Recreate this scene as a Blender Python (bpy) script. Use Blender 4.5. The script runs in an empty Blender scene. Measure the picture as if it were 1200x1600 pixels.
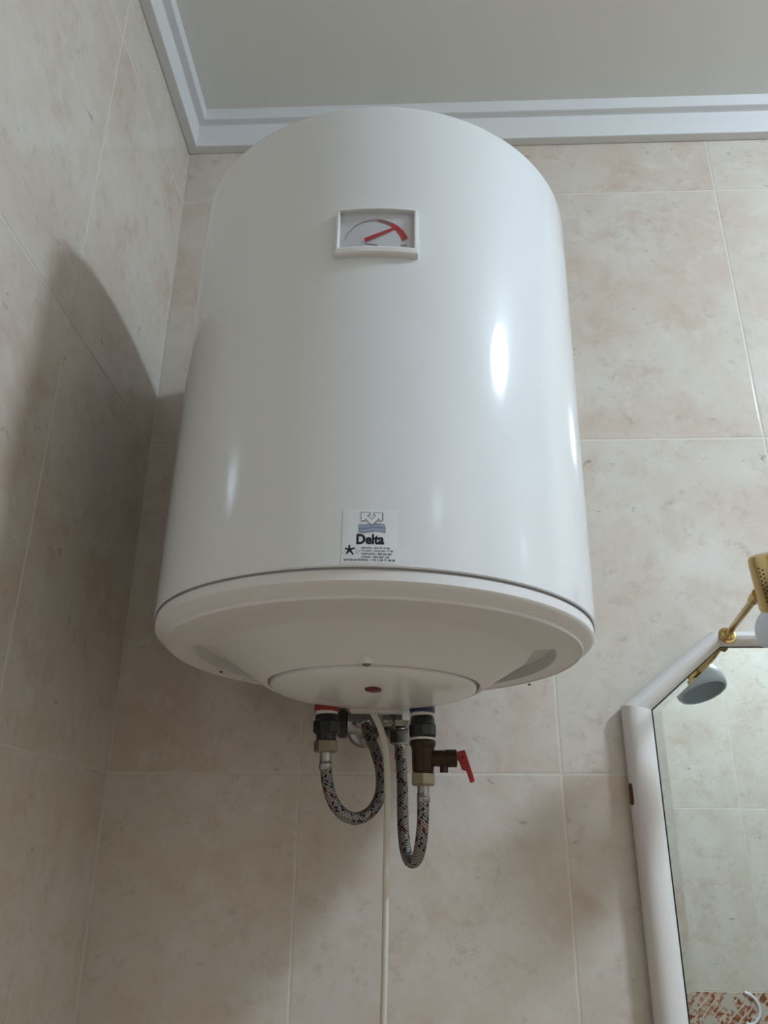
import bpy, bmesh, math, random
from mathutils import Vector, Matrix
from mathutils.geometry import tessellate_polygon

random.seed(7)
scn = bpy.context.scene
COL = scn.collection
PI = math.pi

# ------------------------------------------------------------------ camera
F = 1270.9
CAM = Vector((0.3833, -1.0406, 1.5125))
PITCH, YAW, ROLL = 0.3989, -0.0408, 0.0069
fw = Vector((math.sin(YAW)*math.cos(PITCH), math.cos(YAW)*math.cos(PITCH), math.sin(PITCH)))
rt = fw.cross(Vector((0, 0, 1))).normalized()
up = rt.cross(fw)
RT = math.cos(ROLL)*rt + math.sin(ROLL)*up
UP = -math.sin(ROLL)*rt + math.cos(ROLL)*up
cd = bpy.data.cameras.new('camera')
cam = bpy.data.objects.new('camera', cd)
COL.objects.link(cam)
cd.sensor_fit = 'VERTICAL'
cd.sensor_height = 32.0
cd.lens = F/1600*32.0
cd.clip_start = 0.02
m = Matrix((RT, UP, -fw)).transposed().to_4x4()
m.translation = CAM
cam.matrix_world = m
scn.camera = cam

# ------------------------------------------------------------------ world, exposure
scn.view_settings.view_transform = 'Standard'
scn.view_settings.look = 'None'
scn.view_settings.gamma = 1.0
scn.view_settings.use_curve_mapping = False
scn.view_settings.exposure = 0.0
wd = bpy.data.worlds.new('world')
scn.world = wd
wd.use_nodes = True
wd.node_tree.nodes['Background'].inputs[0].default_value = (0.02, 0.02, 0.02, 1)
LAMP_POS = (1.56, -0.79)
LAMP_STRENGTH = 205.0
LAMP_COLOR = (0.69, 0.87, 1.045)

# ------------------------------------------------------------------ pixel helpers (a pixel gives a direction only)
def ray(px, py):
    return (fw*F + RT*(px-600) - UP*(py-800)).normalized()
def on(px, py, ax, v):
    d = ray(px, py)
    return CAM + d*((v-CAM[ax])/d[ax])
def ony(px, py, y):
    return on(px, py, 1, y)

# ------------------------------------------------------------------ materials
def srgb(r, g, b):
    def c(v):
        v /= 255.0
        return v/12.92 if v <= 0.04045 else ((v+0.055)/1.055)**2.4
    return (c(r), c(g), c(b), 1.0)

def mat(name, col, rough=0.5, metal=0.0, coat=0.0, coat_r=0.05, ior=1.5, noise=0.0, nscale=40.0, bump=0.0, bscale=200.0):
    m = bpy.data.materials.new(name)
    m.use_nodes = True
    nt = m.node_tree
    b = nt.nodes['Principled BSDF']
    b.inputs['Base Color'].default_value = col
    b.inputs['Roughness'].default_value = rough
    b.inputs['Metallic'].default_value = metal
    b.inputs['Coat Weight'].default_value = coat
    b.inputs['Coat Roughness'].default_value = coat_r
    b.inputs['IOR'].default_value = ior
    if noise > 0:
        tc = nt.nodes.new('ShaderNodeTexCoord')
        n = nt.nodes.new('ShaderNodeTexNoise')
        n.inputs['Scale'].default_value = nscale
        n.inputs['Detail'].default_value = 4
        nt.links.new(tc.outputs['Object'], n.inputs['Vector'])
        mx = nt.nodes.new('ShaderNodeMix'); mx.data_type = 'RGBA'
        mx.inputs[6].default_value = tuple(max(0, c*(1-noise)) for c in col[:3])+(1,)
        mx.inputs[7].default_value = tuple(min(1, c*(1+noise*0.6)) for c in col[:3])+(1,)
        nt.links.new(n.outputs['Fac'], mx.inputs[0])
        nt.links.new(mx.outputs[2], b.inputs['Base Color'])
    if bump > 0:
        tc = nt.nodes.new('ShaderNodeTexCoord')
        n = nt.nodes.new('ShaderNodeTexNoise')
        n.inputs['Scale'].default_value = bscale
        nt.links.new(tc.outputs['Object'], n.inputs['Vector'])
        bp = nt.nodes.new('ShaderNodeBump')
        bp.inputs['Strength'].default_value = bump
        bp.inputs['Distance'].default_value = 0.001
        nt.links.new(n.outputs['Fac'], bp.inputs['Height'])
        nt.links.new(bp.outputs['Normal'], b.inputs['Normal'])
    return m

def ramp(nt, fac, stops, interp='LINEAR'):
    r = nt.nodes.new('ShaderNodeValToRGB')
    r.color_ramp.interpolation = interp
    els = r.color_ramp.elements
    while len(els) < len(stops):
        els.new(0.5)
    for e, (p, c) in zip(els, stops):
        e.position = p
        e.color = c
    nt.links.new(fac, r.inputs['Fac'])
    return r

def mixc(nt, fac, a, b):
    mx = nt.nodes.new('ShaderNodeMix'); mx.data_type = 'RGBA'
    for i, v in ((0, fac), (6, a), (7, b)):
        if hasattr(v, 'links'):
            nt.links.new(v, mx.inputs[i])
        else:
            mx.inputs[i].default_value = v
    return mx.outputs[2]

def noise_node(nt, vec, scale, detail=5, rough=0.55, dist=0.0):
    n = nt.nodes.new('ShaderNodeTexNoise')
    n.inputs['Scale'].default_value = scale
    n.inputs['Detail'].default_value = detail
    n.inputs['Roughness'].default_value = rough
    n.inputs['Distortion'].default_value = dist
    nt.links.new(vec, n.inputs['Vector'])
    return n.outputs['Fac']

W4 = (1, 1, 1, 1); K4 = (0, 0, 0, 1)

def tile_material():
    m = bpy.data.materials.new('marbled_beige_tile')
    m.use_nodes = True
    nt = m.node_tree
    b = nt.nodes['Principled BSDF']
    tc = nt.nodes.new('ShaderNodeTexCoord')
    oi = nt.nodes.new('ShaderNodeObjectInfo')
    sc = nt.nodes.new('ShaderNodeVectorMath'); sc.operation = 'SCALE'
    sc.inputs[0].default_value = (37.0, 53.0, 71.0)
    nt.links.new(oi.outputs['Random'], sc.inputs['Scale'])
    ad = nt.nodes.new('ShaderNodeVectorMath'); ad.operation = 'ADD'
    nt.links.new(tc.outputs['Object'], ad.inputs[0])
    nt.links.new(sc.outputs[0], ad.inputs[1])
    v = ad.outputs[0]
    n1 = noise_node(nt, v, 7.0, 5, 0.55, 0.2)
    base = ramp(nt, n1, [(0.32, srgb(205, 189, 173)), (0.45, srgb(210, 198, 184)), (0.58, srgb(214, 205, 194)), (0.72, srgb(207, 194, 180))]).outputs[0]
    n2 = noise_node(nt, v, 17.0, 8, 0.68, 0.35)
    blot = ramp(nt, n2, [(0.52, K4), (0.74, (0.8, 0.8, 0.8, 1))]).outputs[0]
    c = mixc(nt, blot, base, srgb(196, 173, 155))
    n5 = noise_node(nt, v, 30.0, 7, 0.68, 0.3)
    lt = ramp(nt, n5, [(0.52, K4), (0.74, (0.7, 0.7, 0.7, 1))]).outputs[0]
    c = mixc(nt, lt, c, srgb(220, 213, 205))
    # grey smudges
    n3 = noise_node(nt, v, 52.0, 8, 0.72, 0.25)
    gv = ramp(nt, n3, [(0.54, K4), (0.70, (0.55, 0.55, 0.55, 1))]).outputs[0]
    n3m = ramp(nt, noise_node(nt, v, 10.0, 3), [(0.43, K4), (0.58, W4)]).outputs[0]
    mu = nt.nodes.new('ShaderNodeMath'); mu.operation = 'MULTIPLY'
    nt.links.new(gv, mu.inputs[0]); nt.links.new(n3m, mu.inputs[1])
    c = mixc(nt, mu.outputs[0], c, srgb(168, 153, 142))
    # small dark flecks
    mp = nt.nodes.new('ShaderNodeMapping'); mp.inputs['Scale'].default_value = (0.75, 1.5, 1)
    nt.links.new(v, mp.inputs['Vector'])
    n4 = noise_node(nt, mp.outputs[0], 62.0, 3, 0.5, 0.5)
    fl = ramp(nt, n4, [(0.66, K4), (0.76, (0.6, 0.6, 0.6, 1))]).outputs[0]
    n4m = ramp(nt, noise_node(nt, v, 14.0, 2), [(0.5, K4), (0.6, W4)]).outputs[0]
    mu2 = nt.nodes.new('ShaderNodeMath'); mu2.operation = 'MULTIPLY'
    nt.links.new(fl, mu2.inputs[0]); nt.links.new(n4m, mu2.inputs[1])
    c = mixc(nt, mu2.outputs[0], c, srgb(128, 110, 98))
    nt.links.new(c, b.inputs['Base Color'])
    b.inputs['Roughness'].default_value = 0.11
    bp = nt.nodes.new('ShaderNodeBump')
    bp.inputs['Strength'].default_value = 0.12
    bp.inputs['Distance'].default_value = 0.002
    nt.links.new(noise_node(nt, v, 16.0, 2), bp.inputs['Height'])
    nt.links.new(bp.outputs['Normal'], b.inputs['Normal'])
    return m

def border_material():
    m = bpy.data.materials.new('terracotta_border_tile')
    m.use_nodes = True
    nt = m.node_tree
    b = nt.nodes['Principled BSDF']
    tc = nt.nodes.new('ShaderNodeTexCoord')
    v = tc.outputs['Object']
    n1 = noise_node(nt, v, 42.0, 3, 0.5, 1.5)
    c = ramp(nt, n1, [(0.36, srgb(205, 190, 176)), (0.46, srgb(186, 150, 128)), (0.54, srgb(150, 88, 62)), (0.66, srgb(120, 66, 44))]).outputs[0]
    w = nt.nodes.new('ShaderNodeTexWave'); w.wave_type = 'BANDS'; w.bands_direction = 'DIAGONAL'
    w.inputs['Scale'].default_value = 24.0; w.inputs['Distortion'].default_value = 2.5
    nt.links.new(v, w.inputs['Vector'])
    wl = ramp(nt, w.outputs['Fac'], [(0.86, K4), (0.95, W4)]).outputs[0]
    c = mixc(nt, wl, c, srgb(205, 188, 176))
    n2 = ramp(nt, noise_node(nt, v, 18.0, 2), [(0.54, K4), (0.6, W4)]).outputs[0]
    c = mixc(nt, n2, c, srgb(196, 184, 170))
    nt.links.new(c, b.inputs['Base Color'])
    b.inputs['Roughness'].default_value = 0.2
    return m

def braid_material():
    m = bpy.data.materials.new('steel_braid')
    m.use_nodes = True
    nt = m.node_tree
    b = nt.nodes['Principled BSDF']
    tc = nt.nodes.new('ShaderNodeTexCoord')
    sx = nt.nodes.new('ShaderNodeSeparateXYZ')
    nt.links.new(tc.outputs['UV'], sx.inputs[0])
    U, V = sx.outputs[0], sx.outputs[1]      # u: turns 0..1 around, v: metres along
    def mth(op, a, bb=None, cc=None):
        n = nt.nodes.new('ShaderNodeMath'); n.operation = op
        for i, x in enumerate((a, bb, cc)):
            if x is None: continue
            if hasattr(x, 'links'): nt.links.new(x, n.inputs[i])
            else: n.inputs[i].default_value = x
        return n.outputs[0]
    vs = mth('MULTIPLY', V, 1/0.0034)
    ua = mth('MULTIPLY', U, 8.0)
    a = mth('FRACT', mth('ADD', ua, vs))
    c = mth('FRACT', mth('SUBTRACT', mth('ADD', ua, 500.0), vs))
    ha = mth('ABSOLUTE', mth('SUBTRACT', a, 0.5))
    hc = mth('ABSOLUTE', mth('SUBTRACT', c, 0.5))
    h = mth('MINIMUM', ha, hc)
    hh = mth('SUBTRACT', 1.0, mth('MULTIPLY', h, 2.0))
    colr = ramp(nt, hh, [(0.25, srgb(84, 80, 77)), (0.9, srgb(152, 148, 143))]).outputs[0]
    # coloured marker threads: two dashed spirals
    def thread(pitch, off, sgn, gate_n, gate_off):
        t = mth('FRACT', mth('ADD', mth('ADD', mth('MULTIPLY', V, sgn/pitch), U), off + 50.0))
        d = mth('ABSOLUTE', mth('SUBTRACT', t, 0.5))
        on_ = mth('LESS_THAN', d, 0.042)
        g = mth('GREATER_THAN', mth('FRACT', mth('ADD', mth('MULTIPLY', U, gate_n), gate_off)), 0.5)
        return mth('MULTIPLY', on_, g)
    for args, colv in (((0.0265, 0.12, 1, 7.0, 0.0), srgb(16, 15, 20)), ((0.0265, 0.26, 1, 7.0, 0.3), srgb(26, 34, 84)),
                       ((0.0265, 0.55, -1, 7.0, 0.2), srgb(30, 26, 26)), ((0.053, 0.40, 1, 7.0, 0.6), srgb(96, 26, 28))):
        colr = mixc(nt, thread(*args), colr, colv)
    nt.links.new(colr, b.inputs['Base Color'])
    b.inputs['Metallic'].default_value = 0.9
    b.inputs['Roughness'].default_value = 0.33
    bp = nt.nodes.new('ShaderNodeBump')
    bp.inputs['Strength'].default_value = 0.7
    bp.inputs['Distance'].default_value = 0.0006
    nt.links.new(hh, bp.inputs['Height'])
    nt.links.new(bp.outputs['Normal'], b.inputs['Normal'])
    return m

M = {}
M['tile'] = tile_material()
M['border'] = border_material()
M['grout'] = mat('grout', srgb(216, 208, 197), 0.6, noise=0.08, nscale=60)
M['plaster'] = mat('ceiling_paint', srgb(228, 226, 220), 0.85, noise=0.03, nscale=6)
M['cornice'] = mat('cornice_paint', srgb(226, 226, 226), 0.6, noise=0.02, nscale=20)
M['lower_tile'] = mat('sand_lower_tile', srgb(214, 194, 174), 0.2, noise=0.12, nscale=9)
M['floor'] = mat('floor_tile', srgb(222, 200, 176), 0.35, noise=0.12, nscale=8)
M['enamel'] = mat('white_enamel', srgb(224, 224, 224), 0.5, coat=1.0, coat_r=0.07, bump=0.02, bscale=260)
M['enamel'].node_tree.nodes['Principled BSDF'].inputs['Specular IOR Level'].default_value = 0.12
M['cap'] = mat('white_plastic', srgb(226, 222, 219), 0.42, noise=0.02, nscale=12)
M['gloss'] = mat('glossy_white_plastic', srgb(228, 226, 223), 0.2, noise=0.02, nscale=12)
M['groove'] = mat('groove_grey', srgb(165, 165, 167), 0.6)
M['white'] = mat('white_print', srgb(228, 228, 230), 0.4)
M['sticker'] = mat('sticker_paper', srgb(228, 228, 230), 0.35)
M['navy'] = mat('navy_ink', srgb(14, 18, 44), 0.4)
M['ink'] = mat('grey_ink', srgb(70, 70, 78), 0.5)
M['ink_light'] = mat('light_grey_ink', srgb(168, 168, 172), 0.5)
M['logo_grey'] = mat('logo_outline_grey', srgb(120, 120, 132), 0.5)
M['wave'] = mat('wave_blue_grey', srgb(150, 160, 180), 0.5)
M['wave_dark'] = mat('wave_dark', srgb(104, 112, 134), 0.5)
M['red'] = mat('red_print', srgb(196, 28, 44), 0.35)
M['red_dark'] = mat('red_grey_print', srgb(150, 92, 100), 0.4)
M['red_plastic'] = mat('red_plastic', srgb(156, 22, 20), 0.35)
M['red_collar'] = mat('red_collar', srgb(150, 34, 34), 0.35)
M['blue_collar'] = mat('blue_collar', srgb(34, 32, 80), 0.35)
M['lens'] = mat('indicator_lens', srgb(98, 22, 36), 0.12)
M['black'] = mat('black_plastic', srgb(15, 16, 20), 0.3)
M['bronze'] = mat('dull_brass', srgb(68, 56, 44), 0.38, metal=0.85, noise=0.15, nscale=120)
M['nickel'] = mat('nickel_nut', srgb(140, 128, 112), 0.28, metal=1.0)
M['chrome'] = mat('chrome', srgb(150, 150, 147), 0.2, metal=1.0)
M['steel'] = mat('steel_ferrule', srgb(160, 156, 152), 0.3, metal=1.0)
M['teflon'] = mat('white_seal', srgb(226, 220, 214), 0.6)
M['dark_knob'] = mat('dark_knob', srgb(40, 34, 30), 0.35)
M['cable'] = mat('cream_cable', srgb(222, 214, 200), 0.4)
M['frame'] = mat('white_lacquer', srgb(226, 220, 215), 0.38, noise=0.02, nscale=15)
M['wood'] = mat('bare_wood', srgb(92, 50, 28), 0.7, noise=0.2, nscale=90)
M['mirror'] = mat('mirror_glass', srgb(226, 233, 230), 0.0, metal=1.0)
M['mirror_back'] = mat('mirror_edge', srgb(28, 34, 34), 0.3)
M['brass'] = mat('polished_brass', srgb(192, 164, 110), 0.2, metal=1.0)
M['shade'] = mat('frosted_glass_shade', srgb(214, 218, 222), 0.35)
M['bulb'] = mat('frosted_bulb', srgb(205, 214, 214), 0.25)
M['hole'] = mat('dark_hole', srgb(22, 18, 14), 0.8)
M['screw'] = mat('zinc_screw', srgb(120, 118, 110), 0.35, metal=0.9)
M['braid'] = braid_material()

def emissive(name, col, strength):
    m = bpy.data.materials.new(name); m.use_nodes = True
    nt = m.node_tree
    b = nt.nodes['Principled BSDF']
    b.inputs['Base Color'].default_value = (0.8, 0.8, 0.8, 1)
    b.inputs['Emission Color'].default_value = (*col, 1)
    b.inputs['Emission Strength'].default_value = strength
    return m
M['lamp'] = emissive('lit_diffuser', LAMP_COLOR, LAMP_STRENGTH)

def clear_cover():
    m = bpy.data.materials.new('clear_cover'); m.use_nodes = True
    nt = m.node_tree
    out = nt.nodes['Material Output']
    tr = nt.nodes.new('ShaderNodeBsdfTransparent'); tr.inputs[0].default_value = (0.95, 0.95, 0.96, 1)
    gl = nt.nodes.new('ShaderNodeBsdfGlossy'); gl.inputs['Roughness'].default_value = 0.05
    mx = nt.nodes.new('ShaderNodeMixShader'); mx.inputs[0].default_value = 0.06
    nt.links.new(tr.outputs[0], mx.inputs[1]); nt.links.new(gl.outputs[0], mx.inputs[2])
    nt.links.new(mx.outputs[0], out.inputs['Surface'])
    return m
M['clear'] = clear_cover()

# ------------------------------------------------------------------ object helpers
def obj(name, mesh, material, parent=None, smooth=False, matrix=None):
    if isinstance(mesh, bmesh.types.BMesh):
        bmesh.ops.recalc_face_normals(mesh, faces=mesh.faces)
        me = bpy.data.meshes.new(name)
        mesh.to_mesh(me); mesh.free()
    else:
        me = mesh
    if material and not me.materials:
        me.materials.append(M[material])
    if smooth:
        for f in me.polygons: f.use_smooth = True
        if smooth != True:
            me.set_sharp_from_angle(angle=math.radians(smooth))
    o = bpy.data.objects.new(name, me)
    COL.objects.link(o)
    if parent: o.parent = parent
    if matrix is not None: o.matrix_local = matrix
    return o

def tag(o, label, cat, group=None):
    o['label'] = label; o['category'] = cat
    if group: o['group'] = group
    return o
def struct(o):
    o['kind'] = 'structure'; return o
def thing(name, label, cat, loc=(0, 0, 0), rot=(0, 0, 0), group=None):
    o = bpy.data.objects.new(name, None)
    o.empty_display_size = 0.05
    COL.objects.link(o)
    o.location = loc; o.rotation_euler = rot
    return tag(o, label, cat, group)

def frame_from(d, ref=None):
    d = Vector(d).normalized()
    r = Vector(ref) if ref is not None else (Vector((0, 0, 1)) if abs(d.z) < 0.9 else Vector((1, 0, 0)))
    x = r.cross(d).normalized()
    y = d.cross(x)
    return x, y, d

def lathe_into(bm, prof, origin=(0, 0, 0), axis=(0, 0, 1), seg=32, a0=0.0, ref=None, flat=False):
    """prof: list of (radius, distance along axis)"""
    X, Y, Z = frame_from(axis, ref)
    o = Vector(origin)
    rings = []
    for r, h in prof:
        if r < 1e-7:
            rings.append([bm.verts.new(o+Z*h)])
        else:
            rings.append([bm.verts.new(o+Z*h+(X*math.cos(a0+2*PI*i/seg)+Y*math.sin(a0+2*PI*i/seg))*r) for i in range(seg)])
    for A, B in zip(rings, rings[1:]):
        for i in range(seg):
            j = (i+1) % seg
            if len(A) == 1 and len(B) == 1: continue
            if len(A) == 1: bm.faces.new((A[0], B[i], B[j]))
            elif len(B) == 1: bm.faces.new((A[i], A[j], B[0]))
            else: bm.faces.new((A[i], A[j], B[j], B[i]))
    for ring in (rings[0], rings[-1]):
        if len(ring) > 1: bm.faces.new(ring)
    return bm
def lathe(*a, **k):
    return lathe_into(bmesh.new(), *a, **k)

def box_into(bm, lo, hi):
    v = [bm.verts.new((x, y, z)) for x in (lo[0], hi[0]) for y in (lo[1], hi[1]) for z in (lo[2], hi[2])]
    for q in ((0, 1, 3, 2), (4, 6, 7, 5), (0, 4, 5, 1), (2, 3, 7, 6), (0, 2, 6, 4), (1, 5, 7, 3)):
        bm.faces.new([v[i] for i in q])
    return bm

def spline(pts, n=12):
    """Catmull-Rom through points"""
    P_ = [Vector(p) for p in pts]
    P_ = [P_[0]*2-P_[1]] + P_ + [P_[-1]*2-P_[-2]]
    out = []
    for i in range(1, len(P_)-2):
        a, b, c, d = P_[i-1:i+3]
        for k in range(n):
            t = k/n
            out.append(0.5*((2*b)+(c-a)*t+(2*a-5*b+4*c-d)*t*t+(3*b-a-3*c+d)*t**3))
    out.append(P_[-2])
    return out

def tube(pts, r, seg=16, uv=True):
    bm = bmesh.new()
    uvl = bm.loops.layers.uv.new('UVMap')
    n = len(pts)
    T = []
    for i in range(n):
        a = pts[max(i-1, 0)]; b = pts[min(i+1, n-1)]
        T.append((b-a).normalized())
    X = frame_from(T[0])[0]
    rings = []; L = [0.0]
    for i in range(n):
        if i: L.append(L[-1]+(pts[i]-pts[i-1]).length)
        X = (X-T[i]*X.dot(T[i])).normalized()
        Y = T[i].cross(X)
        rings.append([bm.verts.new(pts[i]+(X*math.cos(2*PI*k/seg)+Y*math.sin(2*PI*k/seg))*r) for k in range(seg)])
    for i in range(n-1):
        for k in range(seg):
            j = (k+1) % seg
            f = bm.faces.new((rings[i][k], rings[i][j], rings[i+1][j], rings[i+1][k]))
            for lp, (uu, vv) in zip(f.loops, ((k/seg, L[i]), ((k+1)/seg, L[i]), ((k+1)/seg, L[i+1]), (k/seg, L[i+1]))):
                lp[uvl].uv = (uu, vv)
    bm.faces.new(rings[0][::-1]); bm.faces.new(rings[-1])
    return bm

def hex_nut(r, h0, h1, origin, axis=(0, 0, -1), a0=0.0, ref=None, ch=0.0016):
    """six-sided nut with chamfered ends; r = across-corner radius"""
    return lathe([(r*0.86, h0), (r, h0+ch), (r, h1-ch), (r*0.86, h1)], origin, axis, 6, a0, ref)

# ------------------------------------------------------------------ room shell
ROOM_W = 2.30
ROOM_D = 1.495
CEIL = 2.694
Z0 = 2.625                  # underside of the cornice
TW, TH = 0.3198, 0.4564     # tile module
ZA = 1.6042                 # one row joint
GAP = 0.0022

bm = bmesh.new(); box_into(bm, (0.009, 0.009, 0), (ROOM_W-0.009, 0.10, CEIL+0.1)); 
def slab(name, lo, hi, material):
    return struct(obj(name, box_into(bmesh.new(), lo, hi), material))
bm.free()
G = 0.0004   # grout sits this far behind the tile faces
wall_back = slab('wall_back', (-0.1, G, -0.05), (ROOM_W+0.1, 0.10, CEIL+0.05), 'grout')
wall_left = slab('wall_left', (-0.10, -ROOM_D-G, -0.05), (-G, G, CEIL+0.05), 'grout')
wall_right = slab('wall_right', (ROOM_W+G, -ROOM_D-G, -0.05), (ROOM_W+0.10, G, CEIL+0.05), 'grout')
wall_front = slab('wall_front', (-0.1, -ROOM_D-0.10, -0.05), (ROOM_W+0.1, -ROOM_D-G, CEIL+0.05), 'grout')
slab('floor', (-0.1, -ROOM_D-0.1, -0.10), (ROOM_W+0.1, 0.1, 0.0), 'floor')
slab('ceiling', (-0.1, -ROOM_D-0.1, CEIL), (ROOM_W+0.1, 0.1, CEIL+0.10), 'plaster')

_tiles = {}
def tile_mesh(w, h, material):
    key = (round(w, 4), round(h, 4), material)
    if key in _tiles: return _tiles[key]
    b = bmesh.new()
    rings = []
    for ins, z in ((0, -0.006), (0, -0.0005), (0.0004, -0.00015), (0.0012, 0.0)):
        x, y = w/2-ins, h/2-ins
        rings.append([b.verts.new(c) for c in ((-x, -y, z), (x, -y, z), (x, y, z), (-x, y, z))])
    for A, B in zip(rings, rings[1:]):
        for i in range(4):
            b.faces.new((A[i], A[(i+1) % 4], B[(i+1) % 4], B[i]))
    b.faces.new(rings[-1])
    me = bpy.data.meshes.new('tile')
    b.to_mesh(me); b.free()
    me.materials.append(M[material])
    _tiles[key] = me
    return me

def tile_wall(wall, origin, U, N, us, vs, name='tile', material='tile'):
    U = Vector(U); N = Vector(N); V = Vector((0, 0, 1))
    for u0, u1 in zip(us, us[1:]):
        for v0, v1 in zip(vs, vs[1:]):
            w, h = u1-u0-GAP, v1-v0-GAP
            if w < 0.006 or h < 0.006: continue
            o = bpy.data.objects.new(name, tile_mesh(w, h, 'lower_tile' if v1 < 1.16 and material == 'tile' else material))
            COL.objects.link(o)
            o.parent = wall
            mt = Matrix((U, V, N)).transposed().to_4x4()
            mt.translation = Vector(origin)+U*((u0+u1)/2)+V*((v0+v1)/2)
            e = 0.0006
            mt = mt @ Matrix.Rotation(random.uniform(-e, e), 4, 'X') @ Matrix.Rotation(random.uniform(-e, e), 4, 'Y')
            o.matrix_local = mt

def grid(first, step, lo, hi):
    k = math.floor((lo-first)/step)
    g = [lo]
    while first+k*step < hi-1e-4:
        v = first+k*step
        if v > lo+0.004: g.append(v)
        k += 1
    g.append(hi)
    return g

rows = grid(ZA, TH, 0.0, Z0+0.012)
tile_wall(wall_back, (0, 0, 0), (1, 0, 0), (0, -1, 0), grid(0.2391, TW, 0.0012, ROOM_W), rows)
tile_wall(wall_left, (0, 0, 0), (0, 1, 0), (1, 0, 0), grid(-0.2992, TW, -ROOM_D, -0.0012), rows)
tile_wall(wall_right, (ROOM_W, 0, 0), (0, -1, 0), (-1, 0, 0), grid(0.2992, TW, 0.0, ROOM_D), rows)
# front wall, seen in the mirror: its rows stop at a decorated border
ZB1 = 1.1847; ZB0 = ZB1-0.10
fx = [ROOM_W-v for v in reversed(grid(1.308, TW, 0.0, ROOM_W))]
fo = (ROOM_W, -ROOM_D, 0)
tile_wall(wall_front, fo, (-1, 0, 0), (0, 1, 0), fx, grid(ZB1, TH, ZB1, Z0+0.012))
tile_wall(wall_front, fo, (-1, 0, 0), (0, 1, 0), fx, [ZB0, ZB1], 'border_tile', 'border')
tile_wall(wall_front, fo, (-1, 0, 0), (0, 1, 0), fx, grid(ZB0, TH, 0.0, ZB0))
# raised white scroll on the border tiles
def scroll_pts():
    pts = [(1165, 1551), (1176, 1557), (1185, 1567), (1189, 1580), (1187, 1592), (1180, 1600), (1172, 1603), (1168, 1598)]
    return [ony(a, b, 1.459) for a, b in pts]
sp = scroll_pts()
for k in range(-3, 4):
    q = []
    for v in sp:
        q.append(Vector((v.x+k*TW, -ROOM_D+0.0012, v.z)))
    if q[0].x < 0.05 or max(v.x for v in q) > ROOM_W-0.02: continue
    obj('border_scroll', tube(spline(q, 5), 0.0042, 8), 'white', wall_front, True)

# stepped cornice, one mitred run per wall
prof = [(0.0, Z0), (0.0172, Z0), (0.0172, Z0+0.046), (0.0315, Z0+0.046), (0.0315, CEIL+0.004), (0.0, CEIL+0.004)]
def cornice(n, f):
    b = bmesh.new()
    A = [b.verts.new(f(0, o, z)) for o, z in prof]
    B = [b.verts.new(f(1, o, z)) for o, z in prof]
    k = len(prof)
    for i in range(k):
        b.faces.new((A[i], A[(i+1) % k], B[(i+1) % k], B[i]))
    b.faces.new(A); b.faces.new(B)
    bmesh.ops.recalc_face_normals(b, faces=b.faces)
    es = [e for e in b.edges if abs((e.verts[0].co-e.verts[1].co).z) < 1e-6 and (e.verts[0].co-e.verts[1].co).length > 0.5]
    bmesh.ops.bevel(b, geom=es, offset=0.0022, segments=2, affect='EDGES', profile=0.6)
    struct(obj('trim_%d' % n, b, 'cornice'))
cornice(1, lambda t, o, z: (o+t*(ROOM_W-2*o), -o, z))
cornice(2, lambda t, o, z: (o, -o-t*(ROOM_D-2*o), z))
cornice(3, lambda t, o, z: (ROOM_W-o, -o-t*(ROOM_D-2*o), z))
cornice(4, lambda t, o, z: (o+t*(ROOM_W-2*o), -ROOM_D+o, z))

# ------------------------------------------------------------------ ceiling lamp (out of frame, lights the room)
lamp = thing('ceiling_lamp', 'round flush ceiling lamp with a lit white diffuser', 'lamp', (LAMP_POS[0], LAMP_POS[1], CEIL))
obj('housing', lathe([(0.0, 0.001), (0.114, 0.001), (0.114, -0.014), (0.108, -0.018), (0.0, -0.018)], seg=48), 'white', lamp, 40)
dome = [(0.103*math.cos(t), -0.020-0.054*math.sin(t)) for t in [PI/2*k/10 for k in range(10)]]
obj('diffuser', lathe([(0.0, -0.017)]+[(0.103, -0.017)]+dome+[(0.0, -0.074)], seg=48), 'lamp', lamp, True)

# ------------------------------------------------------------------ water heater
HX, HY, HZ = 0.3421, -0.2365, 1.7149
TXI, TYI = 0.0023, 0.0141
R = 0.2165
HH = 0.4899
heater = thing('water_heater', 'white cylindrical electric water heater hung on the tiled wall', 'water heater', (HX, HY, HZ), (-TXI, TYI, 0))
HM = Matrix.Translation((HX, HY, HZ)) @ Matrix.Rotation(TYI, 4, 'Y') @ Matrix.Rotation(-TXI, 4, 'X')
HMI = HM.inverted()
def cyl(px, py, r=R):
    """pixel -> (arc length s, height z) on the tank shell, heater-local"""
    o = HMI @ CAM
    d = (HMI.to_3x3() @ ray(px, py))
    a = d.x**2+d.y**2; bq = o.x*d.x+o.y*d.y; c = o.x**2+o.y**2-r*r
    t = (-bq-math.sqrt(bq*bq-a*c))/a
    q = o+d*t
    return math.atan2(q.x, -q.y)*R, q.z
def wrap(s, z, depth):
    a = s/R
    return Vector((math.sin(a)*(R+depth), -math.cos(a)*(R+depth), z))

er = 0.009
prof_body = [(0.0, 0.002), (R-0.004, 0.002), (R-0.001, 0.0), (R, 0.0012)]
prof_body += [(R, 0.1), (R, 0.2), (R, 0.3), (R, 0.4), (R, HH-er)]
prof_body += [(R-er+er*math.cos(t), HH-er+er*math.sin(t)) for t in [PI/2*k/6 for k in range(1, 7)]]
prof_body += [(0.12, HH+0.008), (0.0, HH+0.010)]
obj('tank_shell', lathe(prof_body, seg=128), 'enamel', heater, 30)
obj('joint_groove', lathe([(R-0.006, 0.004), (R-0.0030, 0.003), (R-0.0030, -0.004), (R-0.006, -0.006)], seg=128), 'groove', heater, 30)

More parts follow.
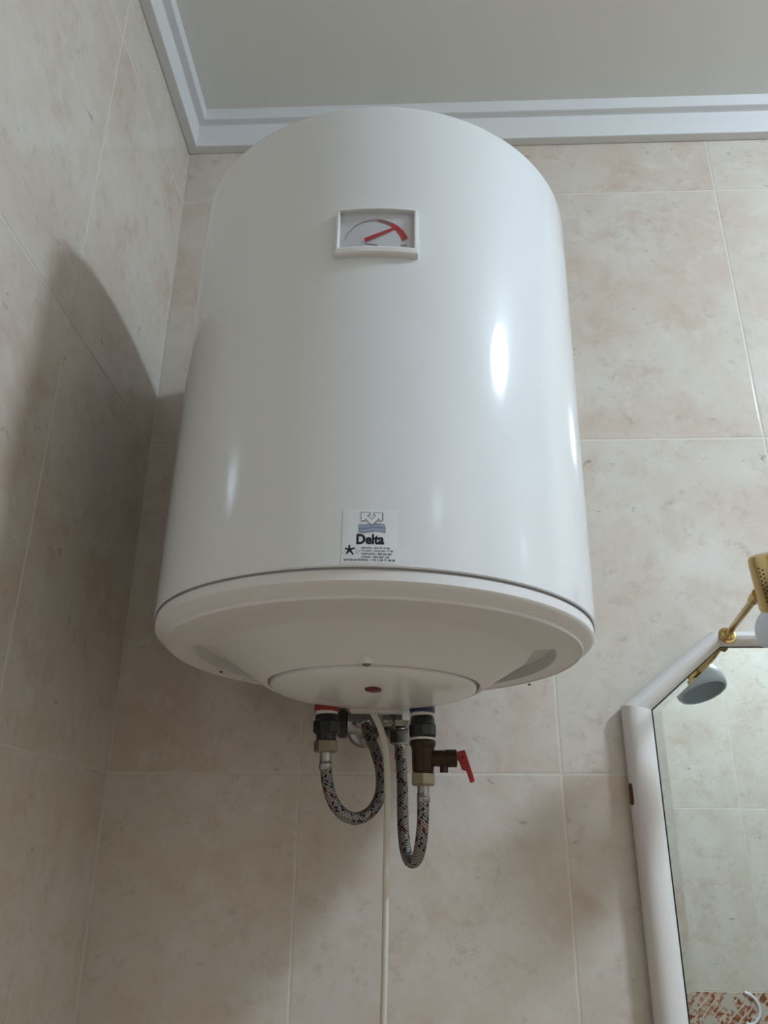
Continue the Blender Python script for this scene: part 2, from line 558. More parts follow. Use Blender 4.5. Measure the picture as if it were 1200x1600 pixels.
# bottom cap: rim, flat ring with a moat on the sides and back, conical boss
def cap_mesh():
    b = bmesh.new()
    seg = 144
    CR = 0.2142
    outer = [(CR-0.004, -0.0006), (CR-0.0010, -0.0010), (CR, -0.0022), (CR, -0.0100), (CR-0.0008, -0.0114), (CR-0.0030, -0.0134), (CR-0.0068, -0.0162), (CR-0.0105, -0.0190),
             (CR-0.0116, -0.0212), (CR-0.0128, -0.0216), (CR-0.0138, -0.0206), (0.185, -0.0212)]
    rings = []
    def ring(fn):
        out = []
        for i in range(seg):
            t = 2*PI*i/seg                     # 0 = front (towards -y)
            r, z = fn(t)
            out.append(b.verts.new((r*math.sin(t), -r*math.cos(t), z)))
        rings.append(out)
    for r, z in outer:
        ring(lambda t, r=r, z=z: (r, z))
    def moat(t):                               # 0 at the front, 1 round the sides and back
        c = -math.cos(t)
        x = min(1, max(0, (c+0.30)/0.34))
        return x*x*(3-2*x)
    fl = -0.0214
    ring(lambda t: (0.1785, fl))
    ring(lambda t: (0.1765, fl+0.011*moat(t)))
    ring(lambda t: (0.166, fl+0.013*moat(t)))
    ring(lambda t: (0.158, fl+0.010*moat(t)))
    ring(lambda t: (0.152, fl-0.0005))
    ring(lambda t: (0.149, -0.0232))
    ring(lambda t: (0.127, -0.0375))
    ring(lambda t: (0.1085, -0.0500))
    ring(lambda t: (0.1060, -0.0512))
    ring(lambda t: (0.1040, -0.0500))
    ring(lambda t: (0.1030, -0.0440))
    for A, B in zip(rings, rings[1:]):
        for i in range(seg):
            b.faces.new((A[i], A[(i+1) % seg], B[(i+1) % seg], B[i]))
    b.faces.new(rings[0]); b.faces.new(rings[-1])
    return b
cap = obj('bottom_cap', cap_mesh(), 'cap', heater, 19)
# small screw holes in the flat ring
for px, py in ((827, 1066), (345, 1053)):
    q = HMI @ on(px, py, 2, HZ-0.0215)
    obj('screw_hole', lathe([(0, 0.001), (0.0019, 0.0005), (0.0019, -0.0006), (0, -0.0007)], (q.x, q.y, -0.0214), seg=12), 'hole', cap)
# glossy domed service cover
cov_prof = [(0.0, -0.040), (0.1000, -0.040), (0.1012, -0.0500), (0.1005, -0.0528), (0.0985, -0.0545), (0.090, -0.0572), (0.07, -0.0602), (0.045, -0.0622), (0.02, -0.0630), (0.0, -0.0631)]
cover = obj('service_cover', lathe(cov_prof, seg=96), 'gloss', heater, 50)
q = HMI @ on(583, 1078, 2, HZ-0.0625)
obj('indicator_lens', lathe([(0.0, 0.003), (0.0078, 0.003), (0.0078, -0.0010), (0.0066, -0.0022), (0.003, -0.003), (0.0, -0.0032)], (q.x, q.y, -0.0618), seg=24), 'lens', cover, True)
sc = obj('screw_tab', lathe([(0.0, 0.006), (0.0074, 0.006), (0.0074, -0.0008), (0.0058, -0.0014), (0.0045, -0.0014), (0.0045, -0.0006), (0.0, -0.0006)], (-0.001, -0.1066, -0.0500), seg=24), 'gloss', cover, 40)
obj('screw', lathe([(0.0, 0.002), (0.0040, 0.002), (0.0040, -0.0008), (0.0030, -0.0016), (0.0014, -0.0016), (0.0010, -0.0006), (0.0, -0.0006)], (-0.001, -0.1066, -0.0508), seg=12), 'screw', heater)
# wall bracket behind the tank
b = bmesh.new(); box_into(b, (-0.14, R-0.075, 0.33), (0.14, 0.2360, 0.37))
obj('wall_bracket', b, 'cap', heater)
b = bmesh.new(); box_into(b, (-0.03, R-0.012, 0.05), (0.03, 0.2360, 0.07))
obj('wall_spacer', b, 'cap', heater)

# pipe stubs
PYW = -0.160
def stub(px, material):
    w = ony(px, 1110, PYW)
    l = HMI @ Vector((w.x, PYW, 1.66))
    st = obj('pipe_stub', lathe([(0.0, 0.0), (0.0115, 0.0), (0.0115, 0.069), (0.0, 0.069)], (l.x, l.y, -0.0700), seg=24), 'teflon', heater, 40)
    obj('collar', lathe([(0.0110, -0.0005), (0.0132, 0.0), (0.0136, 0.003), (0.0130, 0.010), (0.0110, 0.0105)], (l.x, l.y, -0.0622), seg=24), material, st, 40)
    return w.x
XH = stub(511, 'red_collar')
XC = stub(660, 'blue_collar')
# plastic gasket plate behind the cover
b = bmesh.new(); box_into(b, (-0.030, 0.088, -0.0585), (0.026, 0.112, -0.030))
obj('cable_outlet', b, 'cap', heater)

# --- thermometer
def strip(pts, z0_, z1_, d):  # thin plate between depths is made by wrapping quads
    pass
def wrapped_prism(poly, d0, d1, sub=0):
    """extrude a polygon given in (s, z) from depth d0 to d1 over the shell"""
    b = bmesh.new()
    A = [b.verts.new(wrap(s, z, d0)) for s, z in poly]
    B = [b.verts.new(wrap(s, z, d1)) for s, z in poly]
    n = len(poly)
    b.faces.new(B)
    b.faces.new(A[::-1])
    for i in range(n):
        b.faces.new((A[i], A[(i+1) % n], B[(i+1) % n], B[i]))
    return b
def wrapped_rect(s0, s1, z0_, z1_, d0, d1, n=14):
    poly = [(s0+(s1-s0)*k/n, z0_) for k in range(n+1)]+[(s1+(s0-s1)*k/n, z1_) for k in range(n+1)]
    b = bmesh.new()
    lo = [[b.verts.new(wrap(s0+(s1-s0)*k/n, z, d)) for k in range(n+1)] for z, d in ((z0_, d0), (z0_, d1), (z1_, d1), (z1_, d0))]
    for j in range(4):
        A, B = lo[j], lo[(j+1) % 4]
        for k in range(n):
            b.faces.new((A[k], A[k+1], B[k+1], B[k]))
    for k in (0, n):
        b.faces.new([lo[j][k] for j in range(4)])
    return b
g_s0, g_s1, g_z0, g_z1 = -0.0330, 0.0420, 0.2962, 0.3482
gauge = obj('thermometer', wrapped_rect(g_s0+0.003, g_s1-0.003, g_z0+0.003, g_z1-0.002, -0.001, 0.0015), 'white', heater)
def gauge_frame():
    b = bmesh.new()
    n = 16
    ins = [(0.0, -0.0005), (0.0002, 0.0048), (0.0010, 0.0064), (0.0034, 0.0070), (0.0044, 0.0062), (0.0046, 0.0016)]
    rings = []
    for i_, d in ins:
        lo_s, hi_s, lo_z, hi_z = g_s0+i_*0.8, g_s1-i_, g_z0+i_*1.6, g_z1-i_*0.5
        ring_ = [(lo_s+(hi_s-lo_s)*k/n, lo_z) for k in range(n)]
        ring_ += [(hi_s, lo_z+(hi_z-lo_z)*k/4) for k in range(4)]
        ring_ += [(hi_s+(lo_s-hi_s)*k/n, hi_z) for k in range(n)]
        ring_ += [(lo_s, hi_z+(lo_z-hi_z)*k/4) for k in range(4)]
        rings.append([b.verts.new(wrap(s, z, d)) for s, z in ring_])
    for A, B in zip(rings, rings[1:]):
        for i in range(len(A)):
            j = (i+1) % len(A)
            b.faces.new((A[i], A[j], B[j], B[i]))
    return b
obj('bezel', gauge_frame(), 'gloss', gauge, 35)
DR = R+0.002
arc = [(538.3, 374, 1.2), (545, 363, 1.6), (555, 353.5, 2.0), (566, 347.5, 2.4), (578, 344.5, 3.0), (590, 344, 3.8), (601, 346.5, 5.0), (611, 350.5, 6.2), (620, 356, 7.6), (627, 363.5, 8.8), (633.5, 374.5, 10.0)]
def ribbon(pts, d, name, material, parent):
    b = bmesh.new()
    L_, R_ = [], []
    for i, (x, y, w) in enumerate(pts):
        x0, y0, _ = pts[max(i-1, 0)]; x1, y1, _ = pts[min(i+1, len(pts)-1)]
        tx, ty = x1-x0, y1-y0; l = math.hypot(tx, ty); nx, ny = -ty/l, tx/l
        L_.append(b.verts.new(wrap(*cyl(x+nx*w/2, y+ny*w/2, R+d), d)))
        R_.append(b.verts.new(wrap(*cyl(x-nx*w/2, y-ny*w/2, R+d), d)))
    for i in range(len(pts)-1):
        b.faces.new((L_[i], L_[i+1], R_[i+1], R_[i]))
    o = obj(name, b, material, parent)
    return o
ribbon(arc[:6], 0.0018, 'scale_arc_cool', 'ink_light', gauge)
ribbon(arc[5:8], 0.0018, 'scale_arc_warm', 'red_dark', gauge)
ribbon(arc[7:], 0.0018, 'scale_arc_hot', 'red', gauge)
ribbon([(570, 375, 6.2), (590, 367, 5.2), (610, 359, 4.0), (623, 354, 2.6)], 0.0030, 'needle', 'red', gauge)
ribbon([(570, 380.5, 1.0), (590, 383.2, 1.2)], 0.0018, 'dial_mark', 'ink', gauge)
ribbon([(626, 383.2, 1.0), (636, 383.0, 1.0)], 0.0018, 'dial_mark', 'ink', gauge)
obj('window', wrapped_rect(g_s0+0.0045, g_s1-0.0045, g_z0+0.0066, g_z1-0.0018, 0.0054, 0.0060), 'clear', gauge)

# --- maker's sticker
s0, z1_ = cyl(536.7, 796.5); s1, _ = cyl(622, 799)
_, z0_ = cyl(577, 878.5)
sticker = obj('sticker', wrapped_rect(s0, s1, 0.0026, z1_, -0.0002, 0.0002), 'sticker', heater)
sticker['label'] = 'white paper maker sticker printed with navy lettering'
def hug(b, d):
    """flat (s, z) mesh in millimetres -> subdivided and wrapped on the shell"""
    bmesh.ops.subdivide_edges(b, edges=b.edges[:], cuts=5, use_grid_fill=True)
    for v in b.verts:
        v.co = wrap(v.co.x/1000, v.co.y/1000, d)
def px_poly(name, pts, d, material):
    b = bmesh.new()
    vs_ = [b.verts.new((s*1000, z*1000, 0)) for s, z in (cyl(x, y) for x, y in pts)]
    for tri in tessellate_polygon([[Vector((x, y, 0)) for x, y in pts]]):
        b.faces.new([vs_[i] for i in tri])
    hug(b, d)
    return obj(name, b, material, sticker)
def px_outline(name, pts, d, material, thin, thick):
    b = bmesh.new()
    n = len(pts)
    for i in range(n):
        (x0, y0), (x1, y1) = pts[i], pts[(i+1) % n]
        l = math.hypot(x1-x0, y1-y0); tx, ty = (x1-x0)/l, (y1-y0)/l
        nx, ny = ty, -tx                      # outward for a clockwise outline
        w_ = thick if nx*0.8+ny*0.6 > 0.3 else thin
        q = [(x0-tx*0.3, y0-ty*0.3), (x1+tx*0.3, y1+ty*0.3), (x1+tx*0.3+nx*w_, y1+ty*0.3+ny*w_), (x0-tx*0.3+nx*w_, y0-ty*0.3+ny*w_)]
        b.faces.new([b.verts.new((s*1000, z*1000, 0)) for s, z in (cyl(x, y) for x, y in q)])
    hug(b, d)
    return obj(name, b, material, sticker)
zl = lambda q, ox, oy, k: [(ox+x/k, oy+y/k) for x, y in q]
arrow = [(340, 185), (552, 190), (552, 250), (500, 268), (620, 388), (722, 272), (680, 245), (680, 197), (892, 202), (892, 405), (832, 405), (800, 355), (645, 500), (590, 497), (462, 362), (410, 402), (340, 395)]
wave = [(260, 505), (360, 512), (450, 503), (600, 488), (720, 482), (820, 492), (920, 520), (968, 548), (990, 590), (988, 735), (920, 722), (840, 702), (740, 688), (640, 694), (520, 715), (420, 730), (330, 728), (262, 712)]
px_poly('logo_wave', zl(wave, 545, 790, 17.14), 0.00032, 'wave')
for off, w_, nm in ((0, 20, 'logo_wave_line'), (112, 16, 'logo_wave_line'), (-96, 12, 'logo_wave_line')):
    top_ = [(265, 600), (400, 606), (520, 595), (650, 577), (800, 572), (900, 590), (985, 612)]
    px_poly(nm, zl([(x, y+off) for x, y in top_]+[(x, y+off+w_) for x, y in reversed(top_)], 545, 790, 17.14), 0.00036, 'wave_dark')
px_outline('logo_arrow_outline', zl(arrow, 545, 790, 17.14), 0.00046, 'logo_grey', 0.7, 1.7)
px_poly('logo_arrow', zl(arrow, 545, 790, 17.14), 0.00044, 'white')
# five-armed star
sc_ = (205, 112)
for ex, ey in ((200, 22), (308, 82), (275, 205), (145, 190), (120, 90)):
    dx, dy = ex-sc_[0], ey-sc_[1]; l = math.hypot(dx, dy); nx, ny = -dy/l, dx/l
    w0, w1 = 22, 15
    q = [(sc_[0]+nx*w0-dx*0.12, sc_[1]+ny*w0-dy*0.12), (ex+nx*w1, ey+ny*w1), (ex+dx*0.08, ey+dy*0.08), (ex-nx*w1, ey-ny*w1), (sc_[0]-nx*w0-dx*0.12, sc_[1]-ny*w0-dy*0.12)]
    px_poly('star_arm', zl(q, 530, 850, 12.63), 0.00034, 'navy')
def text_on_shell(name, body, x0, x1, ytop, ybot, material, bold=0.0, d=0.00034):
    cu = bpy.data.curves.new('lettering', 'FONT')
    cu.body = body; cu.size = 1.0; cu.offset = bold; cu.resolution_u = 3
    to = bpy.data.objects.new('lettering', cu)
    COL.objects.link(to)
    dg = bpy.context.evaluated_depsgraph_get()
    me = bpy.data.meshes.new_from_object(to.evaluated_get(dg))
    bpy.data.objects.remove(to)
    xs = [v.co.x for v in me.vertices]; ys = [v.co.y for v in me.vertices]
    ax, bx_, ay, by = min(xs), max(xs), min(ys), max(ys)
    sa, za = cyl(x0, (ytop+ybot)/2); sb, zb = cyl(x1, (ytop+ybot)/2)
    _, zt_ = cyl((x0+x1)/2, ytop); _, zo_ = cyl((x0+x1)/2, ybot)
    for v in me.vertices:
        u = (v.co.x-ax)/(bx_-ax); t = (v.co.y-ay)/(by-ay)
        v.co = wrap(sa+(sb-sa)*u, zo_+(zt_-zo_)*t, d)
    me.name = name
    o = obj(name, me, None, sticker)
    me.materials.clear(); me.materials.append(M[material])
    return o
text_on_shell('maker_name', 'Delta', 557, 600.5, 834.5, 850.8, 'navy', 0.042)
for body, x1, yc in (('ESPAÑA : 902 43 30 88', 609, 856.3), ('POLSKA : (022) 652 77 84', 614, 861.3), ('PORTUGAL : 808 200 987', 612, 865.9), ('ITALIA : 800 809 128', 608, 870.6)):
    text_on_shell('phone_line', body, 565, x1, yc-1.7, yc+1.6, 'ink', 0.02)
text_on_shell('phone_line', 'INTERNATIONAL : +33 2 28 71 48 00', 537, 617.5, 873.2, 876.8, 'ink', 0.02)
text_on_shell('logo_letters', 'LF', 556, 563, 859.5, 864.3, 'ink_light', 0.0)

# ------------------------------------------------------------------ plumbing under the heater
def z_at(py, px=600, y=PYW):
    return ony(px, py, y).z
# hot side: black union, nut, braided hose to a wall valve
hu = thing('pipe_union', 'black union under the red collar of the hot pipe', 'pipe fitting', (XH, PYW, z_at(1120, 510)))
zz = [z_at(y, 510)-hu.location.z for y in (1119, 1122, 1129, 1144, 1147, 1158)]
obj('upper_ring', lathe([(0.0, zz[0]+0.002), (0.0112, zz[0]+0.002), (0.0122, zz[0]), (0.0124, zz[2]), (0.0, zz[2])], seg=32), 'black', hu, 40)
b = bmesh.new()
lathe_into(b, [(0.0, zz[2]+0.002), (0.0130, zz[2]+0.002), (0.0146, zz[2]), (0.0146, zz[3]), (0.0130, zz[3]-0.002), (0.0, zz[3]-0.002)], seg=8, a0=PI/8)
obj('grip_ring', b, 'black', hu)
obj('lower_sleeve', lathe([(0.0, zz[3]), (0.0108, zz[3]), (0.0104, zz[5]), (0.0, zz[5])], seg=32), 'black', hu, 40)

def hose(name, label, start, path, ymap, r, nut_r, nut_z, fer_z, nut_a0, group):
    """start: top connection (x,y); path: px list; ymap: depth per point"""
    t = thing(name, label, 'hose', (start[0], start[1], nut_z[0]), group=group)
    o = Vector(t.location)
    pts = [ony(px, py, y)-o for (px, py), y in zip(path, ymap)]
    obj('braided_sleeve', tube(spline(pts, 10), r, 18), 'braid', t, True)
    obj('nut', hex_nut(nut_r, 0, nut_z[0]-nut_z[1], (0, 0, 0), a0=nut_a0), 'nickel', t)
    f0, f1 = nut_z[1]-nut_z[0], fer_z-nut_z[0]
    fm = f0+(f1-f0)*0.62
    obj('ferrule', lathe([(0.0, f0+0.002), (r*0.98, f0+0.002), (r*0.98, fm), (r*1.10, fm-0.0008), (r*1.10, f1+0.001), (r*1.02, f1), (0, f1)], seg=24), 'steel', t, 40)
    return t, pts

HR = 0.0062
hp_ = [(508.5, 1190), (509.5, 1203), (511, 1218), (515, 1238), (523, 1257), (536, 1272), (553, 1279), (570, 1275), (584, 1263), (593, 1245), (596, 1222), (594, 1200), (588, 1178), (581, 1160), (574, 1142), (568, 1128)]
hy = [-0.160, -0.160, -0.160, -0.159, -0.157, -0.153, -0.147, -0.140, -0.131, -0.122, -0.113, -0.105, -0.097, -0.089, -0.081, -0.074]
xw = ony(509.5, 1176, PYW).x
hot_hose, hpts = hose('braided_hose', 'braided steel hose looping from the black union to the dark-knobbed wall valve', (XH, PYW), hp_, hy, HR,
                      0.0126, (z_at(1156, 510), z_at(1176, 510)), z_at(1203, 510), PI/6, 'braided hoses under the heater')
# cold side
cu_ = thing('pipe_union', 'black union between the blue collar and the brass safety valve', 'pipe fitting', (XC, PYW, z_at(1123, 660)))
zz = [z_at(y, 660)-cu_.location.z for y in (1121, 1124, 1133, 1149, 1153)]
obj('upper_ring', lathe([(0.0, zz[0]+0.002), (0.0112, zz[0]+0.002), (0.0128, zz[1]), (0.0130, zz[2]), (0.0, zz[2])], seg=32), 'black', cu_, 40)
obj('grip_ring', lathe([(0.0, zz[2]+0.001), (0.0132, zz[2]+0.001), (0.0147, zz[2]-0.001), (0.0147, zz[3]), (0.0134, zz[4]), (0.0, zz[4])], seg=10), 'black', cu_)
obj('seal', lathe([(0.0, zz[4]+0.001), (0.0124, zz[4]+0.001), (0.0124, zz[4]-0.004), (0.0, zz[4]-0.004)], seg=28), 'teflon', cu_, 40)

sv = thing('safety_valve', 'dull brass safety valve with a red lever on the cold pipe', 'valve', (XC, PYW, z_at(1157, 660)))
svz = sv.location.z
zb = lambda py: z_at(py, 660)-svz
obj('body', lathe([(0.0, 0.0), (0.0128, 0.0), (0.0138, -0.0012), (0.0138, zb(1164)), (0.0124, zb(1168)), (0.0118, zb(1172)), (0.0112, zb(1204)), (0.0100, zb(1209)), (0.0, zb(1209))], seg=36), 'bronze', sv, 40)
za = zb(1185)
ax1 = ony(714, 1185, PYW).x-XC
ax_m = ony(697, 1185, PYW).x-XC
arm = obj('side_arm', lathe([(0.0, 0.006), (0.0083, 0.006), (0.0083, ax_m), (0.0, ax_m)], (0, 0, za), (1, 0, 0), seg=24), 'bronze', sv, 40)
obj('arm_cap', lathe([(0.0, ax_m-0.001), (0.0086, ax_m-0.001), (0.0090, ax_m), (0.0090, ax1-0.0008), (0.0082, ax1), (0.0, ax1)], (0, 0, za), (1, 0, 0), seg=24), 'bronze', arm, 40)
obj('drain_spout', lathe([(0.0, -0.004), (0.0043, -0.004), (0.0043, 0.0140), (0.0030, 0.0140), (0.0028, 0.010), (0.0, 0.010)], (ony(693.5, 1185, PYW).x-XC, 0, za), (0, 0, -1), seg=20), 'bronze', sv, 40)
lev = zl([(845, 715), (945, 690), (958, 725), (1062, 1050), (1048, 1068), (1012, 1075), (965, 932), (915, 922), (872, 805), (845, 800)], 600, 1080, 7.5)
b = bmesh.new()
fr_ = []; bk_ = []
for x, y in lev:
    w = ony(x, y, PYW)
    fr_.append(b.verts.new((w.x-XC, -0.0042, w.z-svz))); bk_.append(b.verts.new((w.x-XC, 0.0042, w.z-svz)))
b.faces.new(fr_); b.faces.new(bk_[::-1])
for i in range(len(lev)):
    j = (i+1) % len(lev); b.faces.new((fr_[i], fr_[j], bk_[j], bk_[i]))
bmesh.ops.recalc_face_normals(b, faces=b.faces)
bmesh.ops.bevel(b, geom=[e for e in b.edges], offset=0.0007, segments=1, affect='EDGES')
lever = obj('lever', b, 'red_plastic', sv)
w = ony(722, 1184, PYW)
obj('lever_pin', lathe([(0.0, 0.0), (0.0011, 0.0), (0.0011, 0.0096), (0.0, 0.0096)], (w.x-XC, 0.0048, w.z-svz), (0, -1, 0), seg=10), 'hole', lever)

cp_ = [(660.8, 1240), (661, 1256), (661, 1275), (659.5, 1300), (655.5, 1330), (650, 1343.5), (643.5, 1347), (637.5, 1341), (632.5, 1322), (630, 1295), (629, 1260), (628.5, 1225), (627, 1195), (625.5, 1170), (625, 1160)]
cyy = [-0.160, -0.160, -0.159, -0.156, -0.149, -0.142, -0.134, -0.126, -0.117, -0.109, -0.101, -0.093, -0.086, -0.080, -0.078]
cold_hose, cpts = hose('braided_hose', 'braided steel hose in a tight bend between safety valve and chrome wall valve', (XC, PYW), cp_, cyy, HR,
                       0.0136, (z_at(1207, 660), z_at(1228, 660)), z_at(1254, 660), 0.0, 'braided hoses under the heater')

# wall valves
def rosette(t, y_local, r):
    return obj('wall_rosette', lathe([(0.0, -0.0012), (r, -0.0012), (r, 0.002), (r*0.82, 0.007), (r*0.5, 0.009), (0.0, 0.009)], (0, y_local, 0), (0, -1, 0), seg=32), 'chrome', t, 30)
hv_c = ony(562, 1130, -0.070)
hv = thing('wall_valve', 'chrome wall valve with a dark knob, feeding the looped hose', 'valve', (hv_c.x, 0.0, hv_c.z))
HVY = -0.070
rosette(hv, 0.0, 0.0200)
obj('wall_stub', lathe([(0.0, 0.0), (0.0098, 0.0), (0.0098, 0.070), (0.0, 0.070)], (0, 0.0, 0), (0, -1, 0), seg=24), 'chrome', hv, 40)
obj('body', lathe([(0.0, -0.0150), (0.0120, -0.0150), (0.0130, -0.0135), (0.0130, 0.0075), (0.0118, 0.0105), (0.0108, 0.0115), (0.0108, 0.0150), (0.0, 0.0160)], (0, HVY, 0), (1, 0, 0), seg=28), 'chrome', hv, 40)
obj('knob', lathe([(0.0, 0.0145), (0.0150, 0.0145), (0.0172, 0.0165), (0.0172, 0.0235), (0.0155, 0.0255), (0.0, 0.0265)], (0, HVY, 0), (-1, 0, 0), seg=14), 'dark_knob', hv)
e0, e1 = hpts[-1]+Vector(hot_hose.location)-Vector(hv.location), hpts[-2]+Vector(hot_hose.location)-Vector(hv.location)
obj('outlet', lathe([(0.0, -0.006), (0.0092, -0.006), (0.0092, 0.006), (0.0075, 0.0075), (0.0, 0.0075)], e0, (e1-e0), seg=24), 'chrome', hv, 40)

CVY = -0.078
cv_c = ony(626, 1120, CVY)
cv = thing('wall_valve', 'chrome angle valve on the wall behind the brass safety valve', 'valve', (cv_c.x, 0.0, cv_c.z))
cz = lambda py: ony(626, py, CVY).z-cv_c.z
rosette(cv, 0.0, 0.0220)
obj('wall_stub', lathe([(0.0, 0.0), (0.0098, 0.0), (0.0098, 0.078), (0.0, 0.078)], seg=24, axis=(0, -1, 0)), 'chrome', cv, 40)
obj('body', lathe([(0.0, cz(1096)), (0.0105, cz(1096)), (0.0122, cz(1099)), (0.0122, cz(1127)), (0.0085, cz(1136)), (0.0050, cz(1138)), (0.0050, cz(1144)), (0.0, cz(1144))], (0, CVY, 0), seg=8, a0=0.2), 'chrome', cv)
xl0, xl1 = ony(613, 1126, CVY).x-cv_c.x, ony(598, 1126, CVY).x-cv_c.x
obj('side_handle', lathe([(0.0, -xl0*0.5), (0.0062, -xl0*0.5), (0.0070, -xl1-0.002), (0.0062, -xl1), (0.0, -xl1)], (0, CVY, cz(1126)), (-1, 0, 0), seg=16), 'chrome', cv, 40)
obj('outlet_nut', hex_nut(0.0125, -cz(1141), -cz(1164), (0, CVY, 0), a0=0.3), 'chrome', cv)
obj('outlet_ferrule', lathe([(0.0, cz(1162)), (0.0069, cz(1162)), (0.0069, cz(1187)), (0.0064, cz(1188)), (0.0, cz(1188))], (-0.0002, CVY-0.001, 0), seg=20), 'steel', cv, 40)

# power cable
cab = [(577, 1106), (585, 1118), (593, 1135), (599, 1155), (603, 1180), (605, 1210), (605.5, 1250), (604.5, 1300), (603, 1370), (602, 1440), (600.5, 1520), (598.5, 1600)]
cay = [-0.132, -0.1325, -0.133, -0.1335, -0.134, -0.1345, -0.134, -0.130, -0.121, -0.110, -0.098, -0.086]
cpt = [ony(px, py, y) for (px, py), y in zip(cab, cay)]
last = cpt[-1]
cpt += [Vector((last.x-0.004, -0.060, last.z-0.12)), Vector((last.x-0.004, -0.034, last.z-0.26)), Vector((last.x, -0.016, last.z-0.34)), Vector((last.x, 0.001, last.z-0.37))]
tag(obj('power_cable', tube(spline(cpt, 8), 0.0034, 12), 'cable', None, True), 'cream power cable hanging down from under the water heater', 'cable')

# ------------------------------------------------------------------ mirror
mx0, mx1 = 0.640, 1.290
mz1, mz0 = 1.780, 0.980
cdx, cdz = 0.124, 0.095
O1, O2 = ony(968, 1105, -0.004), ony(1110, 988, -0.010)
I1, I2 = ony(1017.5, 1109, -0.016), ony(1126, 1009.5, -0.016)
MCX, MCZ = 0.955, 1.375
FW = 0.0375
def octo(i_):
    """outline inset by i_, starting at the left side, going up"""
    t = i_/FW
    a = (O1.x+(I1.x-O1.x)*t, O1.z+(I1.z-O1.z)*t)
    c = (O2.x+(I2.x-O2.x)*t, O2.z+(I2.z-O2.z)*t)
    fx_ = lambda q: (2*MCX-q[0], q[1])
    fz_ = lambda q: (q[0], 2*MCZ-q[1])
    return [fz_(a), a, c, fx_(c), fx_(a), fz_(fx_(a)), fz_(fx_(c)), fz_(c)]
mz0 = 2*MCZ-O2.z; mx0 = O1.x
mirror = thing('wall_mirror', 'mirror with clipped corners in a rounded white frame', 'mirror', (0.965, 0, mz0))
MO = Vector(mirror.location)
fprof = [(0.006, -0.0005), (0.006, 0.0035), (0.0008, 0.0060), (0.0, 0.012), (0.0015, 0.017), (0.005, 0.0218), (0.010, 0.0250), (0.016, 0.0262), (0.023, 0.0252), (0.030, 0.0222), (0.035, 0.0185), (0.0375, 0.0160), (0.0375, 0.005), (0.034, -0.0005)]
for s in range(8):
    b = bmesh.new()
    rings = []
    for e in (s, (s+1) % 8):
        rings.append([b.verts.new(Vector((octo(i_)[e][0], -d, octo(i_)[e][1]))-MO) for i_, d in fprof])
    A, B = rings
    n = len(A)
    for i in range(n):
        j = (i+1) % n
        b.faces.new((A[i], A[j], B[j], B[i]))
    b.faces.new(A); b.faces.new(B)
    fr = obj('frame_rail', b, 'frame', mirror, 30)
    if s == 0:
        # bare-wood slot in the left rail
        w = ony(984.5, 1241, -0.014)
        bb = bmesh.new()
        hl, hw = 0.0125, 0.0034
        loop_ = [(math.cos(t)*hw, hl-hw+math.sin(t)*hw) for t in [PI*k/8 for k in range(9)]]+[(-math.cos(t)*hw, -(hl-hw)-math.sin(t)*hw) for t in [PI*k/8 for k in range(9)]]
        # local axes: along z, and across the curved shoulder of the rail
        ac = Vector((0.33, -0.944, 0)); nn = Vector((-0.944, -0.33, 0))
        c0 = Vector((mx0+0.0008, -0.0148, w.z))-MO
        lo = [bb.verts.new(c0+ac*a_+Vector((0, 0, z_))-nn*0.002) for a_, z_ in loop_]
        hi = [bb.verts.new(c0+ac*a_+Vector((0, 0, z_))+nn*0.0007) for a_, z_ in loop_]
        bb.faces.new(hi); bb.faces.new(lo[::-1])
        for i in range(len(lo)):
            j = (i+1) % len(lo); bb.faces.new((lo[i], lo[j], hi[j], hi[i]))
        obj('slot', bb, 'wood', fr)['label'] = 'brown bare-wood slot in white frame'
# dark gap and bevelled glass
def octo_plate(outs, mname, name):
    b = bmesh.new()
    rings = [[b.verts.new(Vector((x, -d, z))-MO) for x, z in octo(i_)] for i_, d in outs]
    for A, B in zip(rings, rings[1:]):
        for i in range(8):
            j = (i+1) % 8; b.faces.new((A[i], A[j], B[j], B[i]))
    b.faces.new(rings[0]); b.faces.new(rings[-1])
    return obj(name, b, mname, mirror)
octo_plate([(0.030, 0.002), (0.030, 0.0120), (0.0420, 0.0120)], 'mirror_back', 'backing')
octo_plate([(0.0402, 0.0118), (0.0402, 0.0130), (0.0510, 0.01380)], 'mirror', 'bevelled_glass')

# ------------------------------------------------------------------ lamp on the mirror frame
AX = Vector((0.2, 0.30, -0.93)).normalized()     # points down out of the shade
S = ony(1099, 1083, 0.165-2*0.0135)                  # seen in the mirror, so reflected back
S = Vector((S.x, -0.165, S.z))
lampw = thing('mirror_lamp', 'small brass mirror lamp with frosted glass shade on the mirror frame', 'lamp', S)
base = ony(1137, 993, -0.027)
ros = lathe([(0.0, 0.0), (0.0105, 0.0), (0.0112, 0.0012), (0.0105, 0.0024), (0.0080, 0.0030), (0.0078, 0.0042), (0.0050, 0.0062), (0.0, 0.0070)], base-S+Vector((0, 0.0025, 0)), (0, -1, 0.25), seg=28)
obj('rosette', ros, 'brass', lampw, 30)
can_bot, can_top = -0.036, -0.0985       # distances along AX from the mouth (negative = up)
en = Vector((-0.72, 0.69, 0)); en = (en-AX*en.dot(AX)).normalized()
elbow = S+AX*(-0.054)+en*0.027
arm_pts = spline([base-S, base-S+Vector((0.001, -0.02, 0.006)), (base-S)*0.35+(elbow-S)*0.65, elbow-S], 6)
obj('arm', tube(arm_pts, 0.0042, 12), 'brass', lampw, True)
ed = (elbow-base).normalized()
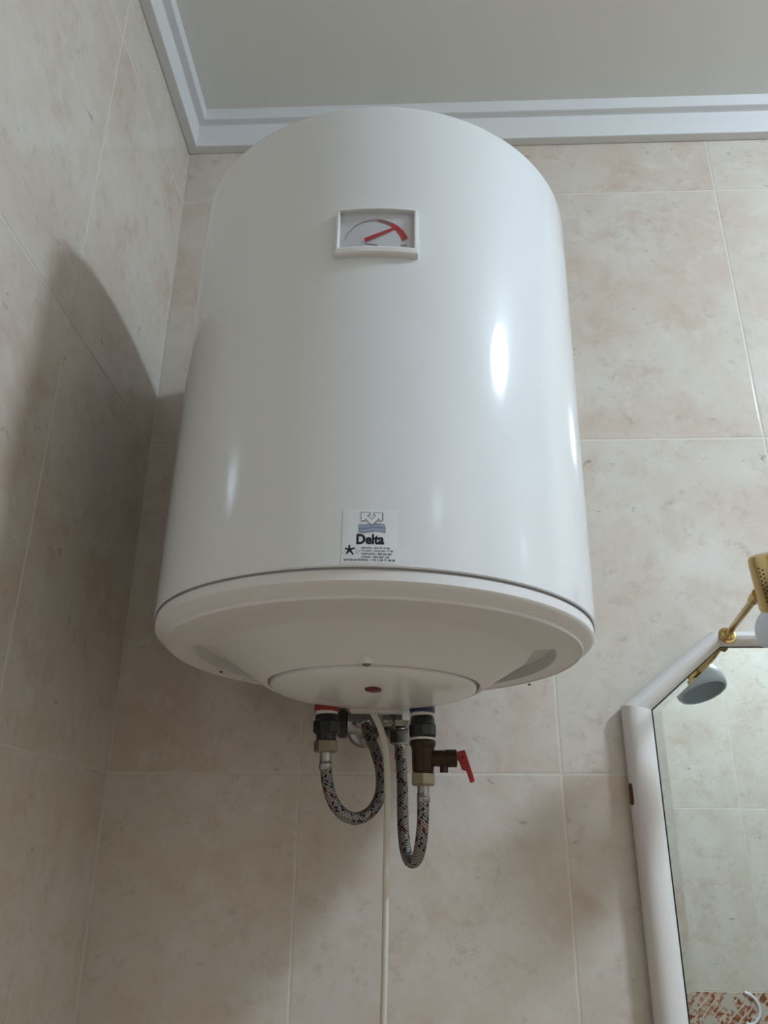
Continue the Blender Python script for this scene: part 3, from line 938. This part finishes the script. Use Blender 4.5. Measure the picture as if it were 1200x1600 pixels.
obj('arm_socket', lathe([(0.0, -0.020), (0.0046, -0.020), (0.0066, -0.013), (0.0066, 0.006), (0.0, 0.006)], elbow-S, ed, seg=8), 'brass', lampw)
can = obj('canister', lathe([(0.0, can_top), (0.019, can_top), (0.0235, can_top+0.0012), (0.0258, can_top+0.005), (0.0262, can_top+0.010), (0.0262, can_bot-0.003), (0.0250, can_bot), (0.0, can_bot)], (0, 0, 0), AX, seg=48), 'brass', lampw, 30)
X_, Y_, Z_ = frame_from(AX)
left = Vector((-0.93, -0.37, 0)); left = (left-AX*left.dot(AX)).normalized()
sd = AX.cross(left)
for k in range(9):
    for row in (0, 1):
        a_ = 0.12+row*0.15
        n_ = (left*math.cos(a_)+sd*math.sin(a_)*(1 if sd.y < 0 else -1)).normalized()
        c0 = AX*(can_top+0.014+k*0.0045+row*0.0022)+n_*0.0261
        obj('vent_hole', lathe([(0.0, -0.0004), (0.0010, -0.0004), (0.0010, 0.0003), (0.0, 0.0003)], c0, n_, seg=6), 'hole', can)
shade_p = [(0.0240, can_bot-0.002), (0.0262, can_bot+0.001), (0.0310, -0.030), (0.0350, -0.022), (0.0366, -0.013), (0.0360, -0.005), (0.0340, -0.0008), (0.0318, 0.0), (0.0308, -0.001),
           (0.0330, -0.007), (0.0338, -0.013), (0.0322, -0.021), (0.0280, -0.029), (0.0225, can_bot+0.003)]
b = bmesh.new()
seg = 48
rr = []
for r_, h_ in shade_p:
    rr.append([b.verts.new(AX*h_+(X_*math.cos(2*PI*i/seg)+Y_*math.sin(2*PI*i/seg))*r_) for i in range(seg)])
for A, B in zip(rr, rr[1:]+rr[:1]):
    for i in range(seg):
        j = (i+1) % seg; b.faces.new((A[i], A[j], B[j], B[i]))
obj('shade', b, 'shade', lampw, 50)
obj('bulb', lathe([(0.0, can_bot-0.001), (0.010, can_bot-0.001), (0.016, -0.030), (0.0165, -0.026), (0.012, -0.021), (0.0, -0.019)], (0, 0, 0), AX, seg=32), 'bulb', lampw, 40)
